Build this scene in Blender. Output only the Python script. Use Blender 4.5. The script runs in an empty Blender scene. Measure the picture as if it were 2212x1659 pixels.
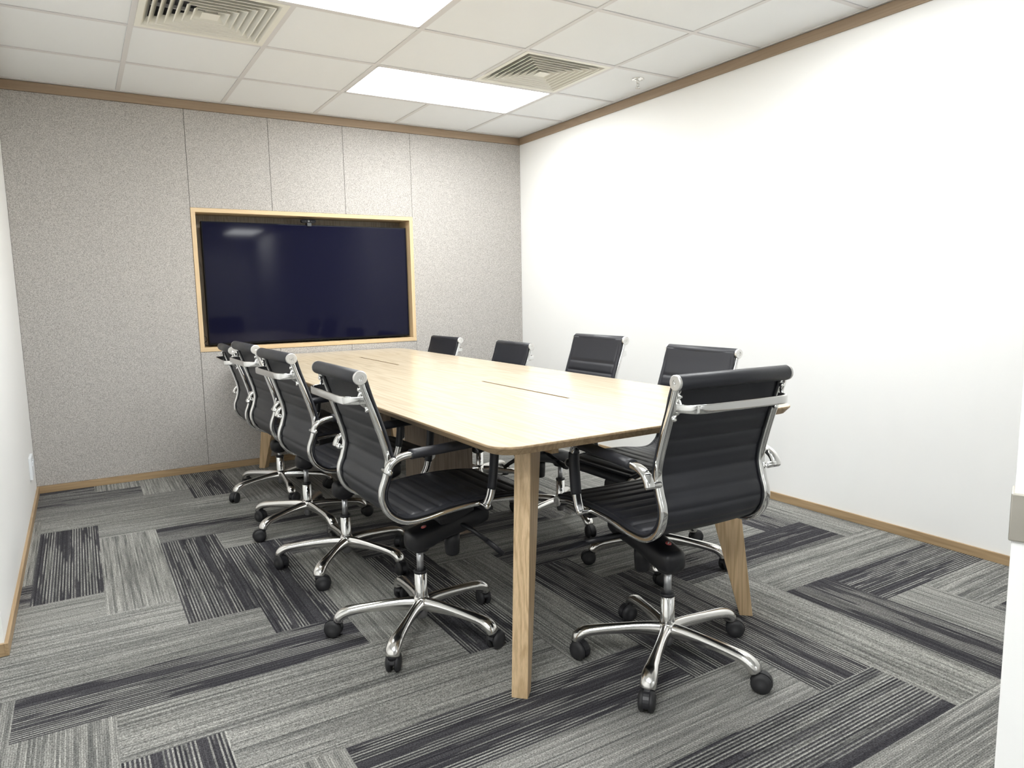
import bpy, bmesh, math, random
from mathutils import Vector, Matrix
PI = math.pi
C = bpy.data.collections.new('meeting_room'); bpy.context.scene.collection.children.link(C)
random.seed(7)

# ---------------------------------------------------------------- node helpers
class NT:
    def __init__(s, name):
        s.m = bpy.data.materials.new(name); s.m.use_nodes = True
        s.t = s.m.node_tree; s.t.nodes.clear()
        s.out = s.t.nodes.new('ShaderNodeOutputMaterial')
    def n(s, typ, **kw):
        nd = s.t.nodes.new(typ)
        for k, v in kw.items():
            if k.startswith('i_'):
                key = k[2:]
                key = int(key) if key.isdigit() else key.replace('_', ' ')
                s.set(nd.inputs[key], v)
            else: setattr(nd, k, v)
        return nd
    def set(s, sock, v):
        if isinstance(v, bpy.types.NodeSocket): s.t.links.new(v, sock)
        elif isinstance(v, bpy.types.Node): s.t.links.new(v.outputs[0], sock)
        else:
            if hasattr(sock.default_value, '__len__') and hasattr(v, '__len__') and len(sock.default_value) == 4 and len(v) == 3: v = (*v, 1)
            sock.default_value = v
    def math(s, op, a, b=0.0, c=None):
        nd = s.t.nodes.new('ShaderNodeMath'); nd.operation = op
        s.set(nd.inputs[0], a); s.set(nd.inputs[1], b)
        if c is not None: s.set(nd.inputs[2], c)
        return nd.outputs[0]
    def mix(s, f, a, b):
        nd = s.t.nodes.new('ShaderNodeMix'); nd.data_type = 'RGBA'
        s.set(nd.inputs[0], f); s.set(nd.inputs[6], a); s.set(nd.inputs[7], b)
        return nd.outputs[2]
    def rng(s, v, a, b, c=0.0, d=1.0):
        nd = s.t.nodes.new('ShaderNodeMapRange'); s.set(nd.inputs[0], v)
        for i, x in zip((1, 2, 3, 4), (a, b, c, d)): s.set(nd.inputs[i], x)
        return nd.outputs[0]
    def vec(s, x, y, z):
        nd = s.t.nodes.new('ShaderNodeCombineXYZ')
        for i, v in enumerate((x, y, z)): s.set(nd.inputs[i], v)
        return nd.outputs[0]
    def noise(s, vec, scale, detail=2, rough=.5):
        nd = s.t.nodes.new('ShaderNodeTexNoise'); s.set(nd.inputs['Vector'], vec)
        nd.inputs['Scale'].default_value = scale; nd.inputs['Detail'].default_value = detail; nd.inputs['Roughness'].default_value = rough
        return nd.outputs[0]
    def bump(s, h, strength=.2, dist=.001):
        nd = s.t.nodes.new('ShaderNodeBump'); s.set(nd.inputs['Height'], h)
        nd.inputs['Strength'].default_value = strength; nd.inputs['Distance'].default_value = dist
        return nd.outputs[0]
    def bsdf(s, **kw):
        nd = s.t.nodes.new('ShaderNodeBsdfPrincipled')
        for k, v in kw.items(): s.set(nd.inputs[k.replace('_', ' ')], v)
        s.t.links.new(nd.outputs[0], s.out.inputs[0]); return nd

def plain(name, col, rough=.5, metal=0., spec=.5, noise=0., coat=0.):
    t = NT(name); c = (*col, 1)
    if noise:
        tc = t.n('ShaderNodeTexCoord').outputs['Object']
        nz = t.noise(tc, noise, 3)
        c = t.mix(t.rng(nz, .3, .7), tuple(x*.93 for x in col)+(1,), tuple(min(1, x*1.05) for x in col)+(1,))
    t.bsdf(Base_Color=c, Roughness=rough, Metallic=metal, Specular_IOR_Level=spec, Coat_Weight=coat)
    return t.m

def paint(name, col, rough=.6):
    t = NT(name); tc = t.n('ShaderNodeTexCoord').outputs['Object']
    nz = t.noise(tc, 220, 3, .6); big = t.noise(tc, .8, 2)
    c = t.mix(t.rng(big, .3, .7), tuple(x*.985 for x in col)+(1,), (*col, 1))
    t.bsdf(Base_Color=c, Roughness=rough, Normal=t.bump(nz, .08, .0004)); return t.m

def wood(name, axis, light, dark, rough=.35, scale=1.0, coat=.15, contrast=1.0, seed=0.0):
    t = NT(name); tc = t.n('ShaderNodeTexCoord').outputs['Object']
    mp = t.n('ShaderNodeMapping'); t.set(mp.inputs[0], tc)
    mp.inputs['Location'].default_value = (seed, seed*1.7, seed*.6)
    s = [9*scale, 9*scale, 9*scale]; s[axis] = .55*scale
    mp.inputs['Scale'].default_value = s
    s2 = [150*scale]*3; s2[axis] = 3*scale
    mp2 = t.n('ShaderNodeMapping'); t.set(mp2.inputs[0], tc); mp2.inputs['Scale'].default_value = s2
    warp = t.noise(mp.outputs[0], 1.0, 2, .5)
    rings = t.math('SINE', t.math('MULTIPLY', warp, 78.0))
    rings = t.rng(rings, -.35, 1)
    pore = t.noise(mp2.outputs[0], 1.0, 3, .65)
    fine = t.rng(pore, .35, .7)
    f = t.math('MULTIPLY_ADD', rings, .45*contrast, t.math('MULTIPLY', fine, .55*contrast))
    c = t.mix(f, (*light, 1), (*dark, 1))
    t.bsdf(Base_Color=c, Roughness=rough, Coat_Weight=coat, Coat_Roughness=.18, Normal=t.bump(pore, .06, .0005))
    return t.m

# ---------------------------------------------------------------- materials
M = {}
M['white_wall'] = paint('white_wall_paint', (.90, .90, .885))
M['side_wall'] = paint('left_wall_paint', (.90, .895, .875))
M['tile'] = paint('ceiling_tile', (.85, .87, .885), .9)
M['grid'] = plain('ceiling_grid_metal', (.71, .70, .70), .55)
M['vent'] = plain('vent_cream', (.84, .83, .76), .5)
M['duct'] = plain('duct_dark', (.12, .12, .135), .8, noise=5)
OAK_L, OAK_D = (.69, .51, .31), (.42, .285, .15)
M['top'] = wood('oak_tabletop', 1, (.66, .565, .42), (.51, .42, .295), .27, 1.0, .25, 1.0)
M['top_edge'] = wood('oak_edge', 1, (.46, .335, .20), (.28, .19, .105), .4, 1.4, .1)
M['oak_z'] = wood('oak_leg', 2, OAK_L, OAK_D, .42, 1.4, .05)
M['oak_x'] = wood('oak_rail', 0, (.52, .39, .235), (.40, .285, .16), .42, 1.3, .05)
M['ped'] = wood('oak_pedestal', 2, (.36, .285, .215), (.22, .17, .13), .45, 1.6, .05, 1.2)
M['frame_x'] = wood('oak_frame_horizontal', 0, (.70, .53, .32), (.60, .43, .25), .4, 1.6, .05, .8)
M['frame_z'] = wood('oak_frame_vertical', 2, (.70, .53, .32), (.60, .43, .25), .4, 1.6, .05, .8)
M['niche'] = wood('niche_veneer', 2, (.42, .36, .28), (.25, .21, .16), .5, 2.4, 0, 1.2)
M['skirt_x'] = wood('skirting_oak_x', 0, (.44, .31, .175), (.30, .20, .105), .45, 1.5, .05)
M['skirt_y'] = wood('skirting_oak_y', 1, (.44, .31, .175), (.30, .20, .105), .45, 1.5, .05)
M['crown_x'] = wood('crown_oak_x', 0, (.36, .265, .18), (.28, .20, .135), .5, 1.0, 0, .7)  # both crown oaks are greyed to carry the dim light under the ceiling
M['crown_y'] = wood('crown_oak_y', 1, (.36, .265, .18), (.28, .20, .135), .5, 1.0, 0, .7)
M['chrome'] = plain('polished_chrome', (.86, .86, .85), .10, 1.0)
M['alu'] = plain('polished_aluminium', (.80, .79, .77), .17, 1.0)
M['capmetal'] = plain('satin_cap', (.84, .83, .81), .32, .85)
M['piston'] = plain('brushed_piston', (.55, .56, .58), .3, .9)
M['hub_grey'] = plain('hub_grey', (.28, .28, .29), .35, .6)
M['plastic'] = plain('black_plastic', (.013, .013, .016), .42)
M['rubber'] = plain('caster_rubber', (.016, .016, .018), .55)
M['knobgrey'] = plain('charcoal_plastic', (.03, .03, .034), .5)
M['badge'] = plain('red_badge', (.55, .12, .12), .4)
M['badge_white'] = plain('badge_white', (.7, .68, .66), .4)
M['void'] = plain('dark_gap', (.02, .017, .014), .9)
M['slot'] = plain('slot_brown', (.10, .075, .05), .7)
M['tvframe'] = plain('tv_bezel', (.006, .006, .008), .6, 0, .15)
M['camgrey'] = plain('webcam_clip_grey', (.06, .065, .07), .4)
M['camblack'] = plain('webcam_black', (.008, .008, .010), .6, 0, .2)
M['lens'] = plain('lens_glass', (.16, .17, .18), .12, .3)
M['socket'] = plain('socket_plastic', (.80, .83, .86), .35)
M['seam'] = plain('panel_gap', (.10, .09, .085), .9)
M['steel'] = plain('satin_steel', (.62, .59, .53), .3, 1.0)
M['door'] = paint('door_paint', (.90, .90, .89), .45)

t = NT('tv_screen_glass')
t.bsdf(Base_Color=(.0055, .0058, .0195, 1), Roughness=.05, Specular_IOR_Level=.20)
M['screen'] = t.m

t = NT('light_diffuser'); e = t.n('ShaderNodeEmission'); e.inputs[0].default_value = (.985, 1, .995, 1); e.inputs[1].default_value = 19.5
t.t.links.new(e.outputs[0], t.out.inputs[0]); M['lamp'] = t.m

t = NT('black_leather'); tc = t.n('ShaderNodeTexCoord').outputs['Object']
nz = t.noise(tc, 420, 3, .6)
t.bsdf(Base_Color=(.0190, .0200, .0255, 1), Roughness=t.rng(nz, .3, .7, .40, .50), Specular_IOR_Level=.5, Normal=t.bump(nz, .18, .0006))
M['leather'] = t.m

t = NT('wall_fabric'); tc = t.n('ShaderNodeTexCoord').outputs['Object']
sp = t.noise(tc, 360, 3, .75); sp2 = t.noise(tc, 170, 2, .6)
f = t.rng(t.math('MULTIPLY_ADD', sp, .7, t.math('MULTIPLY', sp2, .3)), .40, .60)
c = t.mix(f, (.225, .205, .193, 1), (.66, .64, .605, 1))
t.bsdf(Base_Color=c, Roughness=.95, Specular_IOR_Level=.15, Normal=t.bump(sp, .25, .001)); M['fabric'] = t.m

t = NT('carpet_planks')
uv = t.n('ShaderNodeUVMap', uv_map='plank').outputs[0]
sx = t.n('ShaderNodeSeparateXYZ'); t.set(sx.inputs[0], uv)
u, v = sx.outputs[0], sx.outputs[1]
dk = t.n('ShaderNodeAttribute', attribute_name='dark').outputs['Fac']
sd = t.n('ShaderNodeAttribute', attribute_name='seed').outputs['Fac']
PITCH = .25/46
vl = t.math('DIVIDE', v, PITCH); L = t.math('FLOOR', vl); F = t.math('FRACT', vl)
prof = t.math('SINE', t.math('MULTIPLY', F, PI))                       # 0 in the groove, 1 on the yarn
par = t.math('MODULO', L, 2.0)
seedv = t.math('MULTIPLY', sd, 57.3)
rowrand = t.n('ShaderNodeTexWhiteNoise', noise_dimensions='2D', i_Vector=t.vec(L, seedv, 0)).outputs[0]
run = t.noise(t.vec(t.math('MULTIPLY_ADD', u, 3.2, t.math('MULTIPLY', rowrand, 31)), t.math('MULTIPLY', L, 3.17), seedv), 1.0, 2, .6)
band = t.noise(t.vec(t.math('MULTIPLY', u, 1.1), t.math('MULTIPLY', v, 17.0), seedv), 1.0, 2, .5)
grit = t.noise(t.vec(t.math('MULTIPLY', u, 260), t.math('MULTIPLY', v, 260), seedv), 1.0, 2, .7)
score = t.math('ADD', t.math('ADD', t.math('MULTIPLY', run, .55), t.math('MULTIPLY', band, 1.1)), t.math('MULTIPLY', rowrand, .10))
score = t.math('ADD', score, t.math('MULTIPLY', dk, .06))
dark_even = t.rng(t.math('ADD', score, .16), .86, .92)
dark_odd = t.rng(score, .93, .99)
isdark = t.math('MULTIPLY', t.mix(par, dark_even, dark_odd), t.rng(dk, .05, .35))
lightv = t.math('ADD', t.rng(run, .3, .7), t.math('MULTIPLY', t.math('SUBTRACT', rowrand, .5), .6))
lightv = t.math('ADD', lightv, t.math('MULTIPLY', t.math('SUBTRACT', band, .5), .9))
lightv = t.math('ADD', lightv, t.math('MULTIPLY', t.math('SUBTRACT', par, .5), t.rng(dk, 0, 1, .10, .35)))
ccol = t.mix(t.rng(lightv, -.1, 1.15), (.115, .117, .112, 1), (.375, .370, .345, 1))
dcol = t.mix(t.rng(rowrand, 0, 1), (.030, .029, .034, 1), (.070, .068, .074, 1))
ccol = t.mix(isdark, ccol, dcol)
ccol = t.mix(t.rng(prof, .7, .05, 0, .35), ccol, (.02, .02, .022, 1))
g = t.rng(grit, .32, .68, .42, 1.65)
hs = t.n('ShaderNodeVectorMath', operation='SCALE'); t.set(hs.inputs[0], ccol); t.set(hs.inputs['Scale'], g)
h = t.math('ADD', t.math('MULTIPLY', prof, .8), t.math('MULTIPLY', grit, .5))
t.bsdf(Base_Color=hs.outputs[0], Roughness=.95, Specular_IOR_Level=.1, Normal=t.bump(h, .55, .002))
M['carpet'] = t.m

# ---------------------------------------------------------------- mesh helpers
class MB:
    def __init__(s): s.v = []; s.f = []; s.sm = []; s.mi = []; s.mat = 0
    def add(s, vs, fs, smooth=False):
        o = len(s.v); s.v += [tuple(p) for p in vs]
        for f in fs: s.f.append([i+o for i in f]); s.sm.append(smooth); s.mi.append(s.mat)
        return s
    def box(s, a, b, bev=0.0):
        (x0, y0, z0), (x1, y1, z1) = a, b
        if bev <= 0:
            s.add([(x0,y0,z0),(x1,y0,z0),(x1,y1,z0),(x0,y1,z0),(x0,y0,z1),(x1,y0,z1),(x1,y1,z1),(x0,y1,z1)],
                  [(3,2,1,0),(4,5,6,7),(0,1,5,4),(1,2,6,5),(2,3,7,6),(3,0,4,7)]); return s
        bm = bmesh.new(); bmesh.ops.create_cube(bm, size=1)
        for q in bm.verts: q.co = Vector(((x0+x1)/2+q.co.x*(x1-x0), (y0+y1)/2+q.co.y*(y1-y0), (z0+z1)/2+q.co.z*(z1-z0)))
        bmesh.ops.bevel(bm, geom=bm.edges[:], offset=bev, segments=2, affect='EDGES', profile=.6)
        bm.verts.index_update()
        s.add([q.co[:] for q in bm.verts], [[q.index for q in f.verts] for f in bm.faces], False); bm.free(); return s
    def xf(s, mat, start=0):
        for i in range(start, len(s.v)): s.v[i] = tuple(mat @ Vector(s.v[i]))
        return s
    def rings(s, rs, close_ends=True, smooth=True, closed=False):
        n = len(rs[0]); o = len(s.v)
        vs = [p for r in rs for p in r]; fs = []
        m = len(rs) if closed else len(rs)-1
        for i in range(m):
            a = i*n; b = ((i+1) % len(rs))*n
            for k in range(n): fs.append((a+k, a+(k+1) % n, b+(k+1) % n, b+k))
        s.add(vs, fs, smooth)
        if close_ends and not closed:
            s.f.append([o+k for k in range(n)][::-1]); s.sm.append(False); s.mi.append(s.mat)
            s.f.append([o+(len(rs)-1)*n+k for k in range(n)]); s.sm.append(False); s.mi.append(s.mat)
        return s
    def lathe(s, prof, c=(0,0,0), axis='z', seg=20, caps=True):
        # prof: list of (r, h)
        rs = []
        for r, h in prof:
            ring = []
            for k in range(seg):
                a = 2*PI*k/seg; x, y = r*math.cos(a), r*math.sin(a)
                p = {'z': (x, y, h), 'y': (y, h, x), 'x': (h, x, y)}[axis]
                ring.append((p[0]+c[0], p[1]+c[1], p[2]+c[2]))
            rs.append(ring)
        return s.rings(rs, caps)
    def sweep(s, path, sec, up=None, smooth=True, scales=None):
        # path: Vectors; sec: list of (a,b) in the (side, normal) frame; up: fixed side vector (keeps the section straight for planar paths)
        path = [Vector(p) for p in path]; n = len(path); rs = []
        for i, p in enumerate(path):
            tg = (path[min(i+1, n-1)]-path[max(i-1, 0)]).normalized()
            side = Vector(up) if up is not None else Vector((0, 0, 1)).cross(tg)
            if side.length < 1e-4: side = Vector((1, 0, 0))
            side = (side - tg*side.dot(tg)).normalized(); nr = tg.cross(side)
            k = scales[i] if scales else (1, 1)
            rs.append([tuple(p+side*a*k[0]+nr*b*k[1]) for a, b in sec])
        return s.rings(rs, True, smooth)
    def prism(s, pts, axis, a, b, smooth=False):
        # polygon in the two other axes extruded along axis from a to b
        def P(q, h):
            return {'y': (q[0], h, q[1]), 'x': (h, q[0], q[1]), 'z': (q[0], q[1], h)}[axis]
        return s.rings([[P(q, a) for q in pts], [P(q, b) for q in pts]], True, smooth)
    def make(s, name, mats, parent=None, bevel=0.0, fix=True):
        me = bpy.data.meshes.new(name); me.from_pydata(s.v, [], s.f)
        me.polygons.foreach_set('use_smooth', s.sm)
        mats = mats if isinstance(mats, (list, tuple)) else [mats]
        for m in mats: me.materials.append(m)
        me.polygons.foreach_set('material_index', s.mi)
        if fix:
            bm = bmesh.new(); bm.from_mesh(me); bmesh.ops.recalc_face_normals(bm, faces=bm.faces); bm.to_mesh(me); bm.free()
        me.update()
        o = bpy.data.objects.new(name, me); C.objects.link(o)
        if parent is not None: o.parent = parent
        if bevel > 0:
            md = o.modifiers.new('soft_edges', 'BEVEL'); md.width = bevel; md.segments = 2; md.limit_method = 'ANGLE'; md.angle_limit = .7
        return o

def rrect(a, b, r, n=4):
    out = []
    for cx, cy, a0 in ((a-r, b-r, 0), (-a+r, b-r, PI/2), (-a+r, -b+r, PI), (a-r, -b+r, 1.5*PI)):
        for k in range(n+1):
            t_ = a0+PI/2*k/n; out.append((cx+r*math.cos(t_), cy+r*math.sin(t_)))
    return out
def ell(a, b, n=12): return [(a*math.cos(2*PI*k/n), b*math.sin(2*PI*k/n)) for k in range(n)]
def spline(pts, m=6):
    P = [Vector(p) for p in pts]; out = []
    for i in range(len(P)-1):
        p0 = P[i-1] if i else P[0]*2-P[1]; p1 = P[i]; p2 = P[i+1]; p3 = P[i+2] if i+2 < len(P) else P[-1]*2-P[-2]
        for k in range(m):
            t_ = k/m; out.append(.5*((2*p1)+(p2-p0)*t_+(2*p0-5*p1+4*p2-p3)*t_*t_+(3*p1-p0-3*p2+p3)*t_**3))
    out.append(P[-1]); return out
def thing(name, label, cat, loc=(0,0,0), rz=0.0, group=None):
    o = bpy.data.objects.new(name, None); C.objects.link(o); o.empty_display_size = .1
    o.location = loc; o.rotation_euler = (0, 0, rz); return tag(o, label, cat, group)
def tag(o, label, cat, group=None):
    o['label'] = label; o['category'] = cat
    if group: o['group'] = group
    return o
def struct(o, label=None, cat=None):
    o['kind'] = 'structure'
    if label: o['label'] = label
    if cat: o['category'] = cat
    return o
def clone(root):
    r = root.copy(); C.objects.link(r)
    for ch in list(root.children):
        c = ch.copy(); C.objects.link(c); c.parent = r
        for g_ in list(ch.children):
            d = g_.copy(); C.objects.link(d); d.parent = c
    return r

# ---------------------------------------------------------------- room dimensions (metres)
XL, XR, YB, H = -.614, 2.902, .022, 2.4255
YF = -10.6; XLL = -2.0; YLE = -2.30; T = .6
SK, CR = .043, .057
# ---- floor: herringbone carpet planks 0.25 x 1 m
PX0, PY0, PW = -.566, -.90, .2495
DARK = {}          # filled below: plank id -> darkness
def plank_id(i, j):
    d = (j-i) % 8
    if d < 4: return ('V', i, j-d)
    return ('H', i+(d-4), j)
for _k, _v in {
 1.5: 'V10,10 H6,10 H8,12 H3,7', .95: 'V0,0 V2,2 V5,5 V1,9 V3,3 V7,7', .8: 'H0,-4 H1,-3 V3,-5 H5,1 H-1,3 H14,10 H12,8', .6: 'V8,8 V12,4 H10,6 H7,3 H8,4 V9,1',
 .15: 'H2,-2', 0.0: 'V1,-7 V2,-6 V4,-4 V5,-3 V6,-2 V7,-1 V8,0 V10,2 V11,3 V13,5 H3,-1 H4,0 H6,2 H9,5 H11,7 H13,9 H15,11 V1,1 V4,4 V6,6 V9,9 V11,11 V-1,-1 H0,4 H1,5 H2,6 H4,8 H5,9 H7,11 H9,13 V-1,7 V0,8 V2,10 V3,11 H8,-4 H9,-3 H10,-2 H11,-1 H12,0 H13,1 H14,2 H15,3 H16,4 V9,-7 V10,-6 V11,-5 V13,-3'}.items():
    for _t in _v.split():
        _a, _b = _t[1:].split(','); DARK[(_t[0], int(_a), int(_b))] = _k
def floor_mesh():
    vs, fs, uvs, dk, sd = [], [], [], [], []
    x0, x1, y0, y1 = XLL, XR, YF, YB
    done = set()
    for i in range(-12, 19):
        for j in range(-8, 44):
            pid = plank_id(i, j)
            if pid in done: continue
            done.add(pid)
            k, a, b = pid
            if k == 'V': X0 = PX0+PW*a; X1 = X0+PW; Y1 = PY0-PW*b; Y0 = Y1-4*PW
            else: X1 = PX0+PW*(a+1); X0 = X1-4*PW; Y1 = PY0-PW*b; Y0 = Y1-PW
            cx0, cx1, cy0, cy1 = max(X0, x0), min(X1, x1), max(Y0, y0), min(Y1, y1)
            if cx1-cx0 < 1e-4 or cy1-cy0 < 1e-4: continue
            o = len(vs); vs += [(cx0,cy0,0),(cx1,cy0,0),(cx1,cy1,0),(cx0,cy1,0)]; fs.append((o,o+1,o+2,o+3))
            for (x, y) in ((cx0,cy0),(cx1,cy0),(cx1,cy1),(cx0,cy1)):
                uvs.append((y-Y0, x-X0) if k == 'V' else (x-X0, y-Y0))
            rr = random.Random(hash((ord(k), a*31, b*17)) & 0xffff)
            dk.append(DARK.get(pid, rr.choice((0, 0, .0, .9)))); sd.append(rr.random())
    me = bpy.data.meshes.new('floor'); me.from_pydata(vs, [], fs)
    l = me.uv_layers.new(name='plank')
    for i, c in enumerate(uvs): l.data[i].uv = c
    for nm, arr in (('dark', dk), ('seed', sd)):
        a_ = me.attributes.new(nm, 'FLOAT', 'FACE')
        a_.data.foreach_set('value', arr)
    me.materials.append(M['carpet'])
    o = bpy.data.objects.new('floor', me); C.objects.link(o); return o
struct(floor_mesh(), 'grey and charcoal striped carpet planks laid in herringbone', 'floor')

# ---- walls
TH = .12
def slab(name, a, b, mat, label=None, cat=None):
    return struct(MB().box(a, b).make(name, mat), label, cat)
slab('wall_right', (XR, YF, -.02), (XR+TH, YB+.3, H+.2), M['white_wall'], 'bright white painted wall along the right side', 'wall')
m = MB().box((XLL-.1, YLE, -.02), (XL, YB+.3, H+.2))
struct(m.make('wall_left', M['side_wall']), 'white painted wall at the far left edge, ending near the camera', 'wall')
slab('wall_left_rear', (XLL-TH, YF, -.02), (XLL, YLE, H+.2), M['side_wall'])
slab('wall_front', (XLL-TH, YF-TH, -.02), (XR+TH, YF, H+.2), M['white_wall'])
# back wall: fabric panels with a recess for the screen
FL, FR, FB, FT = .362, 1.922, .809, 1.752
ND = .20
m = MB()
m.box((XL, YB+.008, 0), (FL, YB+.3, H)); m.box((FR, YB+.008, 0), (XR, YB+.3, H))
m.box((FL, YB+.008, 0), (FR, YB+.3, FB)); m.box((FL, YB+.008, FT), (FR, YB+.3, H)); m.box((FL, YB+ND+.02, FB), (FR, YB+.3, FT))
wb = struct(m.make('wall_back', M['seam']), 'far wall clad in speckled grey fabric panels', 'wall')
g_ = .0012
xs = [FL, .883, 1.402, FR]
def panel(x0, x1, z0, z1):
    MB().box((x0+g_, YB, z0+g_), (x1-g_, YB+.01, z1-g_), .0012).make('fabric_panel', M['fabric'], wb)
panel(XL, FL, SK, H-CR); panel(FR, XR, SK, H-CR)
for a, b in zip(xs[:-1], xs[1:]):
    panel(a, b, FT, H-CR); panel(a, b, SK, FB)
# baseboards and crown strips
def strip(name, a, b, mat): return struct(MB().box(a, b).make(name, mat, bevel=.0015))
strip('baseboard_back', (XL, YB-.010, 0), (XR, YB+.01, SK), M['skirt_x'])
strip('baseboard_right', (XR-.010, YF, 0), (XR, YB-.010, SK), M['skirt_y'])
strip('baseboard_left', (XL, YLE-.012, 0), (XL+.012, YB-.010, SK), M['skirt_y'])
strip('baseboard_left_end', (XLL, YLE-.012, 0), (XL, YLE, SK), M['skirt_x'])
strip('trim_1', (XL, YB-.010, H-CR), (XR, YB+.01, H-.003), M['crown_x'])
strip('trim_2', (XR-.010, YF, H-CR), (XR, YB-.010, H-.003), M['crown_y'])
strip('trim_3', (XL, YLE, H-CR), (XL+.010, YB-.010, H-.003), M['crown_y'])

# ---- ceiling: tiles and grid. column lines at k*T, row lines at -k*T
REC = .004
LAMPS = [(2, 1), (0, 3), (2, 5), (-2, 7), (-2, 9)]       # (first column, row) each two tiles wide; row r lies between line r and r+1; last two are added fill for the door
VENTS = [(0, 2), (3, 2)]
occ = set()
for c_, r_ in LAMPS: occ |= {(c_, r_), (c_+1, r_)}
for c_, r_ in VENTS: occ.add((c_, r_))
xsl = [XLL-.1]+[k*T for k in range(-3, 5)]+[XR]; ysl = [YB]+[-k*T for k in range(0, 18)]+[YF]
cells = []
for ci in range(-4, 5):
    for ri in range(-1, 18):
        X0 = max(ci*T, XLL-.1); X1 = min((ci+1)*T, XR); Y1 = min(-ri*T, YB); Y0 = max(-(ri+1)*T, YF)
        if X1-X0 < .01 or Y1-Y0 < .003: continue
        cells.append((ci, ri, X0, X1, Y0, Y1))
m = MB(); hw = .012
m.mat = 0
for ci, ri, X0, X1, Y0, Y1 in cells:
    if (ci, ri) in occ: continue
    e_ = .003
    m.box((X0+e_*.9, Y0+e_*.9, H+REC), (X1-e_*.9, Y1-e_*.9, H+REC+.012))
cl = struct(m.make('ceiling', M['tile']), 'off-white ceiling tiles in a square metal grid', 'ceiling')
m = MB().box((XLL-.2, YF-.1, H+.13), (XR+.1, YB+.2, H+.15)); m.make('plenum_slab', M['duct'], cl)
m = MB()
for k in range(-3, 5):
    for r_ in range(-1, 18):
        if (k-1, r_) in occ and (k, r_) in occ and (k-1, r_) in LAMPS: continue      # no runner across a light panel
        m.box((k*T-hw, max(YF, -(r_+1)*T), H), (k*T+hw, min(YB, -r_*T), H+.004))
for k in range(0, 18): m.box((XLL, -k*T-hw, H-.0006), (XR, -k*T+hw, H+.0034))
m.box((XR-.02, YF, H-.001), (XR, YB, H+.006)); m.box((XL, YB-.016, H-.001), (XR, YB, H+.006))
m.make('ceiling_grid', M['grid'], cl)

def lamp(ci, ri, label):
    cx, cy = (ci+1)*T, -(ri+.5)*T
    r = thing('ceiling_light', label, 'light', (cx, cy, H), 0, 'recessed ceiling light panels')
    a, b = T-hw, T/2-hw
    m = MB()
    for x0, y0, x1, y1 in ((-a, -b, a, -b+.012), (-a, b-.012, a, b), (-a, -b, -a+.012, b), (a-.012, -b, a, b)):
        m.box((x0, y0, -.001), (x1, y1, .03))
    m.make('light_frame', M['grid'], r, .001)
    MB().box((-a+.011, -b+.011, .004), (a-.011, b-.011, .008)).make('diffuser', M['lamp'], r)
    return r
LL = ['bright rectangular light panel beside the vent near the far right corner', 'large bright light panel cut off by the top edge of the photo',
      'bright light panel above the camera side by the right wall', 'added light panel behind the camera that brightens the open door', 'second added light panel behind the camera, whitening the door face', 'light panel far behind the camera, mirrored in the television']
for (c_, r_), l_ in zip(LAMPS, LL): lamp(c_, r_, l_)
far = lamp(0, 0, LL[-1]); far.location = (2.50, -9.15, H-.02); far.rotation_euler = (0, 0, PI/2)

def vent(ci, ri, label):
    cx, cy = (ci+.5)*T, -(ri+.5)*T
    r = thing('air_vent', label, 'vent', (cx, cy, H), 0, 'square ceiling air vents')
    def ringpiece(m, w0, z0, w1, z1, th=.0018):
        P = lambda w, z: [(-w, -w, z), (w, -w, z), (w, w, z), (-w, w, z)]
        m.rings([P(w0, z0), P(w1, z1), P(w1-th, z1+.001), P(w0-th, z0+.001)], False, False, True)
    a = T/2-hw
    m = MB(); ringpiece(m, a, -.001, .262, -.002, .001); ringpiece(m, .262, -.002, .235, .032)
    m.make('vent_frame', M['vent'], r)
    for w in (.236, .203, .170, .137, .104, .071):
        m = MB(); ringpiece(m, w, -.004, w-.027, .030); ringpiece(m, w+.0035, -.0050, w-.0025, -.0046, .0005); m.make('vent_vane', M['vent'], r)
    MB().rings([[(-.038,-.038,-.004),(.038,-.038,-.004),(.038,.038,-.004),(-.038,.038,-.004)], [(-.012,-.012,.022),(.012,-.012,.022),(.012,.012,.022),(-.012,.012,.022)]], True, False).make('vent_core', M['vent'], r)
    m = MB(); m.box((-.26, -.26, .10), (.26, .26, .102))
    for s_ in (-1, 1):
        m.box((s_*.262-.001, -.262, .03), (s_*.262+.001, .262, .102)); m.box((-.262, s_*.262-.001, .03), (.262, s_*.262+.001, .102))
    m.make('vent_duct', M['duct'], r)
    m = MB()
    for s_ in (-1, 1):
        m.box((-.25, s_*.09-.004, .036), (.25, s_*.09+.004, .05))
    m.make('vent_crossbar', M['grid'], r)
vent(0, 2, 'square cream air vent at the top left of the ceiling')
vent(3, 2, 'square cream air vent next to the rectangular light panel')

sp_ = thing('fire_sprinkler', 'small chrome fire sprinkler head hanging from a ceiling tile', 'sprinkler', (2.675, -1.68, H))
z0 = REC
MB().lathe([(.0, z0+.002), (.037, z0+.002), (.038, z0-.004), (.032, z0-.007), (.026, z0-.004), (.023, z0-.009), (.013, z0-.012), (0, z0-.012)], seg=28).make('escutcheon', M['chrome'], sp_)
m = MB().lathe([(.010, z0-.010), (.010, z0-.020), (.006, z0-.024), (0.003, z0-.024)], seg=12)
for s_ in (-1, 1):
    m.sweep([(s_*.007, 0, z0-.020), (s_*.010, 0, z0-.032), (s_*.007, 0, z0-.045), (0, 0, z0-.053)], ell(.002, .002, 6))
m.lathe([(.0022, z0-.022), (.0022, z0-.05)], seg=8)
m.make('sprinkler_body', M['chrome'], sp_)
MB().lathe([(0, z0-.052), (.013, z0-.052), (.014, z0-.054), (0, z0-.055)], seg=18).make('deflector', M['chrome'], sp_)

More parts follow.
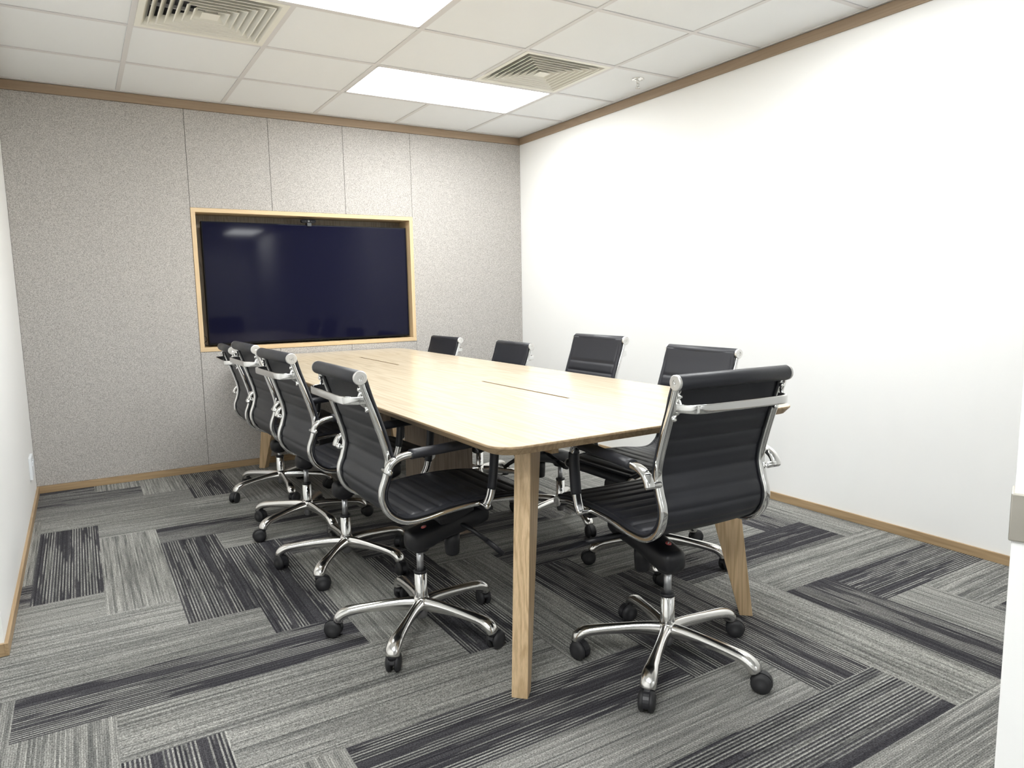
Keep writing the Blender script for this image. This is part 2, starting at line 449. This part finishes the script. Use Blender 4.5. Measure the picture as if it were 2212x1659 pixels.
# ---------------------------------------------------------------- screen recess
nr = thing('screen_niche', 'light oak frame lining the wall recess around the large screen', 'frame', ((FL+FR)/2, YB, (FB+FT)/2))
fx, fz, fw_ = (FR-FL)/2, (FT-FB)/2, .0275
def nbox(x0, z0, x1, z1, y0, y1, nm, mt): MB().box((x0, y0, z0), (x1, y1, z1)).make(nm, mt, nr, .0012)
nbox(-fx, fz-fw_, fx, fz, -.004, ND, 'top_rail', M['frame_x']); nbox(-fx, -fz, fx, -fz+fw_, -.004, ND, 'bottom_rail', M['frame_x'])
nbox(-fx, -fz+fw_, -fx+fw_, fz-fw_, -.004, ND, 'side_rail', M['frame_z']); nbox(fx-fw_, -fz+fw_, fx, fz-fw_, -.004, ND, 'side_rail', M['frame_z'])
nbox(-fx, -fz, fx, fz, ND-.01, ND+.005, 'back_panel', M['niche'])
TVX0, TVX1, TVZ0, TVZ1, TVY = .427, 1.885, .849, 1.673, .070
tv = thing('television', 'large black wall mounted television switched off inside the oak recess', 'television', ((TVX0+TVX1)/2, TVY, TVZ0))
w_ = (TVX1-TVX0)/2; h_ = TVZ1-TVZ0
MB().box((-w_, .002, 0), (w_, .05, h_), .002).make('bezel', M['tvframe'], tv)
MB().box((-w_+.006, 0, .012), (w_-.006, .004, h_-.006), .0008).make('screen', M['screen'], tv)
MB().box((-.30, .05, .2), (.30, .122, h_-.2), .004).make('wall_mount', M['plastic'], tv)
MB().box((-.022, -.002, -.004), (.022, .02, .002), .001).make('sensor_tab', M['tvframe'], tv)
wc = thing('webcam', 'small black bar webcam clipped on top of the television', 'webcam', (1.137, TVY-.006, TVZ1))
m = MB(); m.rings([[(a, y, b+.023) for a, b in rrect(.0525, .0125, .0124, 6)] for y in (-.012, .012)], True, True)
m.make('camera_body', M['camblack'], wc, .001)
m = MB().lathe([(0, -.014), (.007, -.014), (.008, -.0125), (.008, -.011)], c=(0, 0, .023), axis='y', seg=16)
m.make('lens', M['lens'], wc)
for x_ in (-.022, .020): MB().box((x_-.0032, -.0135, .0215), (x_+.0032, -.011, .0245)).make('indicator', M['lens'], wc)
m = MB().box((-.010, -.010, -.012), (.020, -.0065, .013), .001); m.box((-.010, -.008, .002), (.020, .045, .010), .001); m.make('mount_clip', M['camgrey'], wc)
cb = MB().sweep(spline([(.392, .165, .94), (.400, .12, .915), (.412, .09, .905), (.418, .10, .88), (.405, .12, .865), (.41, .10, .850), (.44, .13, .845), (.47, .19, .842)], 6), ell(.0022, .0022, 6)).make('cable', M['plastic'])
tag(cb, 'thin black cable looping at the lower left corner of the recess', 'cable')

# socket on the left wall
so = thing('wall_socket', 'white socket plate low on the left wall near the corner', 'socket', (XL, -.36, .245))
MB().box((0, -.075, -.062), (.014, .075, .062), .003).make('socket_plate', M['socket'], so)
for y_ in (-.035, .035): MB().box((.013, y_-.012, .01), (.019, y_+.012, .035), .002).make('socket_switch', M['socket'], so)
MB().box((.013, -.045, -.045), (.0150, .045, -.005), .001).make('socket_face', M['socket'], so)

# door leaf at the right edge, standing open near the camera
ex, ey = .750, -4.634; hx, hy = 1.08, -5.44
dd = Vector((hx-ex, hy-ey, 0)); ln = dd.length; ang = math.atan2(dd.y, dd.x)
dr = thing('open_door', 'white door leaf standing open at the right edge of the photo', 'door', (ex, ey, 0), ang)
MB().box((0, 0, .008), (ln, .042, 2.1), .002).make('door_leaf', M['door'], dr)
DOORZ = .811
MB().box((-.0035, -.004, DOORZ), (.075, .044, DOORZ+.067), .002).make('latch_plate', M['steel'], dr)

# ---------------------------------------------------------------- table
TZ, TX0, TX1, TY0, TY1 = .763, .577, 1.772, -3.54, .008
TCX, TCY = (TX0+TX1)/2, (TY0+TY1)/2
tb = thing('conference_table', 'long light oak conference table with rounded corners and slanted legs', 'table', (TCX, TCY, 0))
hx_, hy_ = (TX1-TX0)/2, (TY1-TY0)/2
LIDS = [(1.0945, 1.249, -2.925, -2.253), (1.0945, 1.249, -1.262, -.60)]
def outline(ins, r): return [(a, b) for a, b in rrect(hx_-ins, hy_-ins, r-ins*.5, 10)]
def top_faces(m, z, ins, flip):
    bm = bmesh.new(); o = outline(ins, .072)
    loops = [o]+[[(x0-TCX, y0-TCY), (x1-TCX, y0-TCY), (x1-TCX, y1-TCY), (x0-TCX, y1-TCY)] for x0, x1, y0, y1 in LIDS]
    eds = []
    for lp in loops:
        vs = [bm.verts.new((x, y, z)) for x, y in lp]
        for i in range(len(vs)): eds.append(bm.edges.new((vs[i], vs[(i+1) % len(vs)])))
    bmesh.ops.triangle_fill(bm, use_beauty=True, use_dissolve=False, edges=eds, normal=(0, 0, 1))
    bm.verts.index_update()
    m.add([v_.co[:] for v_ in bm.verts], [[v_.index for v_ in f.verts][::(-1 if flip else 1)] for f in bm.faces]); bm.free()
m = MB(); m.mat = 0
top_faces(m, TZ, .0015, False); top_faces(m, TZ-.026, .016, True)
m.mat = 1
rs = [[(x, y, z) for x, y in outline(i_, .072)] for i_, z in ((.0015, TZ), (0, TZ-.0015), (0, TZ-.006), (.016, TZ-.026))]
m.rings(rs, False, False)
for x0, x1, y0, y1 in LIDS:
    q = [(x0-TCX, y0-TCY), (x1-TCX, y0-TCY), (x1-TCX, y1-TCY), (x0-TCX, y1-TCY)]
    m.rings([[(x, y, TZ) for x, y in q], [(x, y, TZ-.026) for x, y in q]], False, False)
m.make('tabletop', [M['top'], M['top_edge']], tb, fix=False)
for x0, x1, y0, y1 in LIDS:
    ld = MB().box((x0-TCX+.0022, y0-TCY+.0012, TZ-.012), (x1-TCX-.0138, y1-TCY-.001, TZ-.0002)).make('cable_lid', M['top'], tb)
    MB().box((x0-TCX, y0-TCY, TZ-.075), (x1-TCX, y1-TCY, TZ-.0262)).make('cable_tray', M['void'], tb)
# rails under the top
ri = .125
m = MB().box((-hx_+ri, -hy_+ri-.012, TZ-.049), (hx_-ri, -hy_+ri+.012, TZ-.0262)).make('end_rail', M['oak_x'], tb)
m = MB().box((-hx_+ri, hy_-ri-.012, TZ-.049), (hx_-ri, hy_-ri+.012, TZ-.0262)).make('end_rail', M['oak_x'], tb)
for s_ in (-1, 1):
    MB().box((s_*(hx_-.26)-.012, -hy_+ri, TZ-.068), (s_*(hx_-.26)+.012, hy_-ri, TZ-.0262)).make('side_rail', M['top_edge'], tb)
# legs: diagonal tapered planks
for sx_, sy_ in ((-1, -1), (1, -1), (-1, 1), (1, 1)):
    D = Vector((-sx_, -sy_, 0)).normalized(); Nn = Vector((D.y, -D.x, 0))
    foot = Vector((sx_*(hx_-.1025), sy_*(hy_-.091), 0)); k2 = math.sqrt(2)
    zt = TZ-.0265
    P = lambda s, z: foot+D*(s*k2)+Vector((0, 0, z))
    so_t = .0895*zt; si_t = .032+.1945*zt
    q = [P(0, 0), P(.032, 0), P(si_t, zt), P(so_t, zt)]
    m = MB(); m.rings([[tuple(p-Nn*.024) for p in q], [tuple(p+Nn*.024) for p in q]], True, False)
    m.make('leg', M['oak_z'], tb, .0018)
# central cable pedestals
for y0, y1 in ((-2.10, -1.76), (-1.05, -.70)):
    MB().box((1.055-TCX, y0-TCY, 0.0), (1.262-TCX, y1-TCY, TZ-.0262)).make('cable_pedestal', M['ped'], tb, .001)

# ---------------------------------------------------------------- office chair prototype (forward = +x, origin on the floor under the gas lift)
PROF = [(-.258,.925),(-.242,.873),(-.220,.812),(-.199,.748),(-.184,.695),(-.180,.66),(-.189,.618),(-.203,.578),(-.203,.543),(-.187,.507),(-.156,.480),(-.118,.467),(-.06,.468),(.02,.479),(.11,.484),(.20,.483),(.27,.478),(.322,.467)]
WF = .1945
prof3 = spline([(a, 0, b) for a, b in PROF], 5)
def resample(P, step):
    out = [P[0].copy()]; acc = 0.0; S = [0.0]
    tot = sum((P[i+1]-P[i]).length for i in range(len(P)-1)); n = round(tot/step); st = tot/n; nxt = st; s = 0
    for i in range(len(P)-1):
        L_ = (P[i+1]-P[i]).length
        while nxt <= s+L_+1e-9 and len(out) < n:
            out.append(P[i].lerp(P[i+1], (nxt-s)/L_)); S.append(nxt); nxt += st
        s += L_
    out.append(P[-1].copy()); S.append(tot)
    return out, S
def build_chair(dz):
    # all upper parts are built lifted by dz; the base stays on the floor
    root = bpy.data.objects.new('conference_chair', None); C.objects.link(root); root.empty_display_size = .2
    up = Vector((0, 0, dz))
    PR = [p+up for p in prof3]
    # side frames
    for s_ in (-1, 1):
        m = MB().sweep([p+Vector((0, s_*WF, 0)) for p in PR], rrect(.0115, .0085, .006, 3), up=(0, 1, 0))
        fr = m.make('side_frame', M['chrome'], root)
        for (u_, z_) in ((-.258, .925), (.322, .467)):
            y_ = s_*.2030; r_ = .0225 if z_ > .6 else .0195
            e = MB().lathe([(0, s_*.002), (r_*.20, s_*.002), (r_*.20, s_*.0035), (r_*.33, s_*.0035), (r_*.33, s_*.002), (r_*.40, s_*.002), (r_*.40, s_*.0045), (r_*.86, s_*.0045), (r_*.93, s_*.003), (r_*.93, -s_*.004), (0, -s_*.004)], c=(u_, y_, z_+dz), axis='y', seg=28)
            e.f = e.f; e.sm = [False]*len(e.f); e.make('end_cap', M['capmetal'], fr)
        for z_ in (.890, .826):
            u_ = -.2475-.019*(.890-z_)/-.064 if z_ < .88 else -.2475
            u_ = -.247 if z_ > .88 else -.226
            sc = MB().lathe([(0, -.0075), (.0065, -.0065), (.0075, -.003), (.0075, .004)], c=(0, 0, 0), axis='x', seg=14)
            sc.xf(Matrix.Translation((u_-.008, s_*(WF-.006), z_+dz)))
            sc.make('frame_screw', M['chrome'], fr)
    # quilted leather sling
    pts, S = resample(PR, .0038)
    tot = S[-1]; seams = [.128+.0505*k for k in range(30)]
    hwl = WF+.0075; OFFN = .0125
    ych = [0, .001, .004, .009, .0125, .0165, .021, .030, .06, .10, .15]
    ycols = [-hwl+q_ for q_ in ych]+[0.]+[hwl-q_ for q_ in ych[::-1]]
    nrm = []
    for i in range(len(pts)):
        tg = (pts[min(i+1, len(pts)-1)]-pts[max(i-1, 0)]).normalized(); nrm.append(Vector((tg.z, 0, -tg.x)) * -1)
    # nrm points to the sitter side: for the back (going down) the tangent is -z, sitter side is +x
    def puff(s):
        if s < seams[0]: return .0042*min(1, (seams[0]-s)/.014)**.55*min(1, .15+s/.03)
        d = min(abs(s-q) for q in seams)
        return .0050*min(1, d/.014)**.55
    split = next(i for i, p in enumerate(pts) if p.x > -.17 and S[i] > .35)
    def sling(name, i0, i1):
        m = MB(); top, bot = [], []
        for i in range(i0, i1+1):
            p = pts[i]; n_ = nrm[i]; s = S[i]
            w = math.exp(-((s-.44)/.11)**2)*.005+.002
            pf = puff(s)
            rt, rb = [], []
            for y in ycols:
                c_ = max(0., 1-(y/hwl)**2); q_ = hwl-abs(y)
                if q_ < .002: th = .0022
                elif q_ < .013: th = .0062
                elif q_ < .0175: th = .0030
                elif q_ < .024: th = .0032+pf*.75
                else: th = .0035+pf
                sag = -w*c_
                off = OFFN+th*1.15+.003*math.exp(-((tot-s)/.03)**2); ys = y
                if s < .11:
                    e_ = s/.11; e_ = e_*e_*(3-2*e_); off = .0222*(1-e_)+off*e_
                    ys = y*(.968+.032*min(1, s/.05))
                rt.append(tuple(p+n_*(sag+off)+Vector((0, ys, 0)))); rb.append(tuple(p+n_*(sag+OFFN-(th-.0012)*.9)+Vector((0, ys, 0))))
            top.append(rt); bot.append(rb)
        rings = [top[i]+bot[i][::-1] for i in range(len(top))]
        m.rings(rings, True, True)
        return m.make(name, M['leather'], root)
    # lateral resolution with explicit side columns so the piping edge is crisp
    sling('backrest', 0, split); sling('seat', split, len(pts)-2)
    for nm, (u_, z_), r_ in (('head_roll', (-.258, .925), .0215), ('front_roll', (.320, .466), .0180)):
        MB().lathe([(r_*.9, -.2010), (r_, -.1985), (r_, .1985), (r_*.9, .2010)], c=(u_, 0, z_+dz), axis='y', seg=28).make(nm, M['leather'], root)
    # welt under the head roll
    # chrome handle behind the back
    hp = spline([(-.236, -WF+.004, .857), (-.262, -WF+.010, .857), (-.288, -WF+.026, .857), (-.297, -WF+.050, .857), (-.299, -.09, .857), (-.299, 0, .857), (-.299, .09, .857), (-.297, WF-.050, .857), (-.288, WF-.026, .857), (-.262, WF-.010, .857), (-.236, WF-.004, .857)], 4)
    hnd = MB().sweep([p+up for p in hp], rrect(.0045, .0125, .004, 3)).make('back_handle', M['chrome'], root)
    for s_ in (-1, 1):
        a = Vector((-.2475, s_*(WF-.006), .890+dz)); b = Vector((-.2275, s_*(WF-.006), .826+dz)); c_ = Vector((-.262, s_*(WF-.010), .857+dz))
        MB().sweep([a, c_, b], ell(.0035, .006, 8), up=(0, 1, 0)).make('handle_bracket', M['chrome'], hnd)
    # armrests
    YA = .238
    for s_ in (-1, 1):
        ap = spline([(-.200, .640), (-.196, .654), (-.184, .670), (-.162, .682), (-.125, .688), (-.02, .692), (.09, .697), (.135, .696), (.158, .682), (.166, .655), (.163, .61), (.157, .56), (.150, .525), (.142, .503), (.131, .485)], 5)
        ap = [Vector((q[0], s_*YA, q[1]+dz)) for q in ap]
        n = len(ap); sc = [(1, 1)]*n
        arm = MB().sweep(ap, rrect(.0145, .0095, .007, 3), up=(0, 1, 0))
        for (u_, z_) in ((-.197, .644), (.131, .485)):
            arm.lathe([(0, -.004), (.008, -.004), (.0095, 0), (.0095, .045), (.008, .047), (0, .047)], c=(0, 0, 0), axis='y', seg=14)
            o_ = len(arm.v)-14*6
            arm.xf(Matrix.Translation((u_, s_*YA+(.012 if s_ > 0 else -.012)-(0.047 if s_ > 0 else 0), z_+dz)), o_)
        am = arm.make('armrest', M['chrome'], root)
        q = [p for p in ap if -.128 < p.x < .125 and p.z > .68+dz]
        MB().sweep(q, ell(.0200, .0150, 16), up=(0, 1, 0)).make('arm_pad', M['leather'], am)
        q = [p for p in ap if p.x > .14 and .535+dz < p.z < .668+dz]
        MB().sweep(q, ell(.0185, .0130, 16), up=(0, 1, 0)).make('arm_sleeve', M['leather'], am)
    # tilt mechanism
    m = MB(); secs = []
    st = spline([(-.050, .326, 0), (-.046, .328, 0), (-.035, .330, 0), (-.005, .333, 0), (.035, .342, 0), (.08, .356, 0), (.14, .371, 0), (.20, .384, 0), (.238, .390, 0), (.252, .391, 0), (.256, .391, 0)], 3)
    sw = spline([(.004, .004, 0), (.026, .022, 0), (.040, .033, 0), (.048, .037, 0), (.050, .038, 0), (.050, .036, 0), (.054, .039, 0), (.058, .041, 0), (.056, .037, 0), (.044, .028, 0), (.006, .006, 0)], 3)
    for p_, q_ in zip(st, sw):
        ring = []
        for k in range(20):
            th = 2*PI*k/20; ca, sa = math.cos(th), math.sin(th)
            ring.append((p_.x, math.copysign(abs(ca)**.6, ca)*q_.x, p_.y+math.copysign(abs(sa)**.6, sa)*q_.y+dz))
        secs.append(ring)
    m.rings(secs, True, True)
    m.lathe([(.0, .290+dz), (.030, .291+dz), (.036, .300+dz), (.038, .330+dz), (.0, .340+dz)], seg=24)
    for u_ in (.0, .17): m.box((u_-.016, -WF+.006, .449+dz), (u_+.016, WF-.006, .461+dz), .002)
    m.box((.06, -.05, .38+dz), (.19, .05, .452+dz), .006)
    mc = m.make('tilt_mechanism', M['plastic'], root)
    MB().lathe([(0, .250), (.020, .250), (.025, .255), (.0275, .30), (.0275, .33)], c=(.125, 0, dz), seg=22).make('tension_knob', M['plastic'], mc)
    m = MB().sweep([Vector(p)+up for p in ((.135, -.045, .372), (.165, -.085, .352), (.195, -.125, .322))], ell(.008, .008, 10))
    m.sweep([Vector(p)+up for p in ((.192, -.121, .325), (.215, -.150, .300), (.232, -.172, .278))], ell(.0045, .010, 10))
    m.make('tilt_lever', M['plastic'], mc)
    m = MB().sweep([Vector(p)+up for p in ((.12, .045, .385), (.135, .10, .383), (.148, .165, .378), (.155, .205, .374))], ell(.009, .009, 10))
    m.sweep([Vector(p)+up for p in ((.154, .195, .376), (.157, .212, .374), (.160, .235, .370), (.164, .262, .365), (.168, .285, .360), (.170, .296, .357))], ell(.020, .0045, 12), up=(1, 0, 0), scales=[(.45, 1), (.8, 1), (1, 1), (1, 1), (.8, .9), (.3, .5)])
    m.make('height_lever', M['plastic'], mc)
    nb = Vector((-.022, -.0, .07)).normalized()
    b = MB().lathe([(0, .0012), (.0085, .0012), (.0095, 0), (.0095, -.002)], seg=18)
    Rm = nb.to_track_quat('Z', 'Y').to_matrix().to_4x4()
    b.xf(Matrix.Translation((.012, -.012, .3755+dz)) @ Rm); b.make('badge', M['badge'], mc)
    b = MB().box((-.006, -.0018, .0012), (.006, .0018, .0018)).xf(Matrix.Translation((.012, -.012, .3755+dz)) @ Rm @ Matrix.Rotation(.6, 4, 'Z')); b.make('badge_mark', M['badge_white'], mc)
    # gas lift
    MB().lathe([(.012, .20), (.012, .300+dz)], seg=20).make('gas_lift', M['piston'], root)
    sl = MB().lathe([(.0265, .116), (.0225, .132), (.0215, .212), (.019, .2135)], seg=24).make('lift_sleeve', M['chrome'], root)
    MB().lathe([(.0225, .211), (.0235, .214), (.0235, .219), (.020, .222), (.012, .222)], seg=24).make('sleeve_collar', M['plastic'], sl)
    return root
def build_star(root, a0, seed):
    rd = random.Random(seed)
    m = MB().lathe([(.0, .128), (.0235, .128), (.027, .120), (.030, .108), (.027, .094), (.021, .090), (0.0, .090)], seg=30)
    for k in range(5):
        a = a0+k*2*PI/5
        ax = [(.010, .101, .0190, .023), (.035, .101, .0180, .0240), (.070, .1015, .0160, .0222), (.115, .101, .0158, .0192), (.165, .0985, .0172, .0170), (.210, .0950, .0198, .0165), (.243, .0905, .0222, .0168), (.266, .0830, .0238, .0174), (.281, .071, .0240, .0178), (.286, .057, .0228, .0170)]
        P = spline([(r_, z_, w_*10, h_*10) and (r_, z_, 0) for r_, z_, w_, h_ in ax], 3)
        W = spline([(w_, h_, 0) for r_, z_, w_, h_ in ax], 3)
        rs = []
        n = len(P)
        for i in range(n):
            tg = (P[min(i+1, n-1)]-P[max(i-1, 0)]).normalized()
            nx, nz = -tg.y, tg.x
            ring = []; r0_ = P[i].x
            for q in range(14):
                th = 2*PI*q/14; ca, sa = math.cos(th), math.sin(th)
                w_ = W[i][0]*(abs(ca)**.8)*(1 if ca > 0 else -1); h_ = W[i][1]*(abs(sa)**.85)*(1 if sa > 0 else -1)
                if sa > 0: w_ *= 1-.22*sa*(1 if r0_ < .24 else .4)
                r_ = P[i].x+nx*h_; z_ = P[i].y+nz*h_
                ring.append((r_*math.cos(a)-w_*math.sin(a), r_*math.sin(a)+w_*math.cos(a), z_))
            rs.append(ring)
        m.rings(rs, True, True)
    base = m.make('star_base', M['alu'], root)
    MB().lathe([(.0195, .095), (.0195, .058), (.0165, .056), (.015, .050), (0, .050)], seg=22).make('hub_plug', M['hub_grey'], base)
    for k in range(5):
        a = a0+k*2*PI/5; cx, cy = .287*math.cos(a), .287*math.sin(a)
        b = rd.random()*2*PI if seed else a
        mt = Matrix.Translation((cx, cy, 0)) @ Matrix.Rotation(b, 4, 'Z')
        m = MB().lathe([(.0055, .045), (.0055, .0605), (.0135, .0605), (.0145, .056), (.0145, .048)], seg=14)
        # hood over the wheels
        R1, R0, off = .0318, .0285, .016
        sec = []
        outer = [(off+R1*math.cos(t_), .030+R1*math.sin(t_)) for t_ in [math.radians(x) for x in range(-12, 183, 15)]]
        inner = [(off+R0*math.cos(t_)*.9, .030+R0*math.sin(t_)*.9) for t_ in [math.radians(x) for x in range(183, -13, -15)]]
        sec = outer+inner
        m.rings([[(u_, y_, max(z_, .006)) for u_, z_ in sec] for y_ in (-.0085, .0085)], True, False)
        m.lathe([(0, -.019), (.005, -.019), (.005, .019), (0, .019)], c=(off, 0, .030), axis='y', seg=10)
        m.box((-.012, -.008, .036), (.024, .008, .057), .003)
        m.xf(mt); c_ = m.make('caster', M['plastic'], root)
        for s_ in (-1, 1):
            w = MB().lathe([(0, .0235*s_), (.018, .0235*s_), (.0265, .0205*s_), (.030, .0155*s_), (.030, .0095*s_), (.026, .0055*s_), (0, .0055*s_)], c=(off, 0, .030), axis='y', seg=28)
            w.xf(mt); w.make('wheel', M['rubber'], c_)
CH = [ # x, y, yaw deg, roll height, star angle, label
 (1.190, -3.516, 86.9, .925, 71.7, 'black chair standing at the near head of the table, back turned to the camera'),
 (.6190, -2.908, 0.5, .925, 11.2, 'nearest black chair on the left long side of the table'),
 (.604, -2.149, 3.1, .929, 13.0, 'second black chair from the camera on the left long side'),
 (.612, -1.510, 1.8, .927, 63.2, 'third black chair from the camera on the left long side'),
 (.650, -.789, -1.6, .877, 52.1, 'farthest black chair on the left side, lowered, closest to the television wall'),
 (1.672, -.498, 182.1, .843, 20., 'farthest black chair on the right side, only its top visible before the fabric wall'),
 (1.700, -1.368, 178.3, .846, 30., 'low black chair on the right side in front of the far room corner'),
 (1.722, -2.185, 180.0, .919, 47., 'black chair on the right side, second from the camera, against the white wall'),
 (1.748, -2.868, 180.1, .895, 12., 'black chair on the right side directly behind the chair at the table head'),
]
protos = {}
for idx, (x, y, yw, zr, sa, lb) in enumerate(CH):
    dz = zr-.925
    r = build_chair(dz)
    build_star(r, math.radians(sa-yw), idx+3)
    r.location = (x, y, 0); r.rotation_euler = (0, 0, math.radians(yw))
    tag(r, lb, 'chair', 'chairs around the conference table')

# ---------------------------------------------------------------- camera
cam = bpy.data.cameras.new('camera'); co = bpy.data.objects.new('camera', cam); bpy.context.scene.collection.objects.link(co)
F_ = 1529.41; cam.sensor_fit = 'HORIZONTAL'; cam.sensor_width = 36; cam.lens = F_/2212*36; cam.clip_start = .02
yaw, pit, rol = -.5469, -.1269, -.0178
fwd = Vector((-math.sin(yaw)*math.cos(pit), math.cos(yaw)*math.cos(pit), math.sin(pit)))
rt = Vector((math.cos(yaw), math.sin(yaw), 0)); upv = rt.cross(fwd)
r2 = rt*math.cos(rol)+upv*math.sin(rol); u2 = upv*math.cos(rol)-rt*math.sin(rol)
co.matrix_world = Matrix(((r2.x, u2.x, -fwd.x, -.3196), (r2.y, u2.y, -fwd.y, -5.0792), (r2.z, u2.z, -fwd.z, 1.1593), (0, 0, 0, 1)))
sc = bpy.context.scene; sc.camera = co
w = bpy.data.worlds.new('World'); sc.world = w; w.use_nodes = True
w.node_tree.nodes['Background'].inputs[0].default_value = (.9, .9, .9, 1); w.node_tree.nodes['Background'].inputs[1].default_value = .3
sc.view_settings.view_transform = 'Standard'; sc.view_settings.look = 'None'; sc.view_settings.gamma = 1; sc.view_settings.use_curve_mapping = False
sc.view_settings.exposure = 0.0
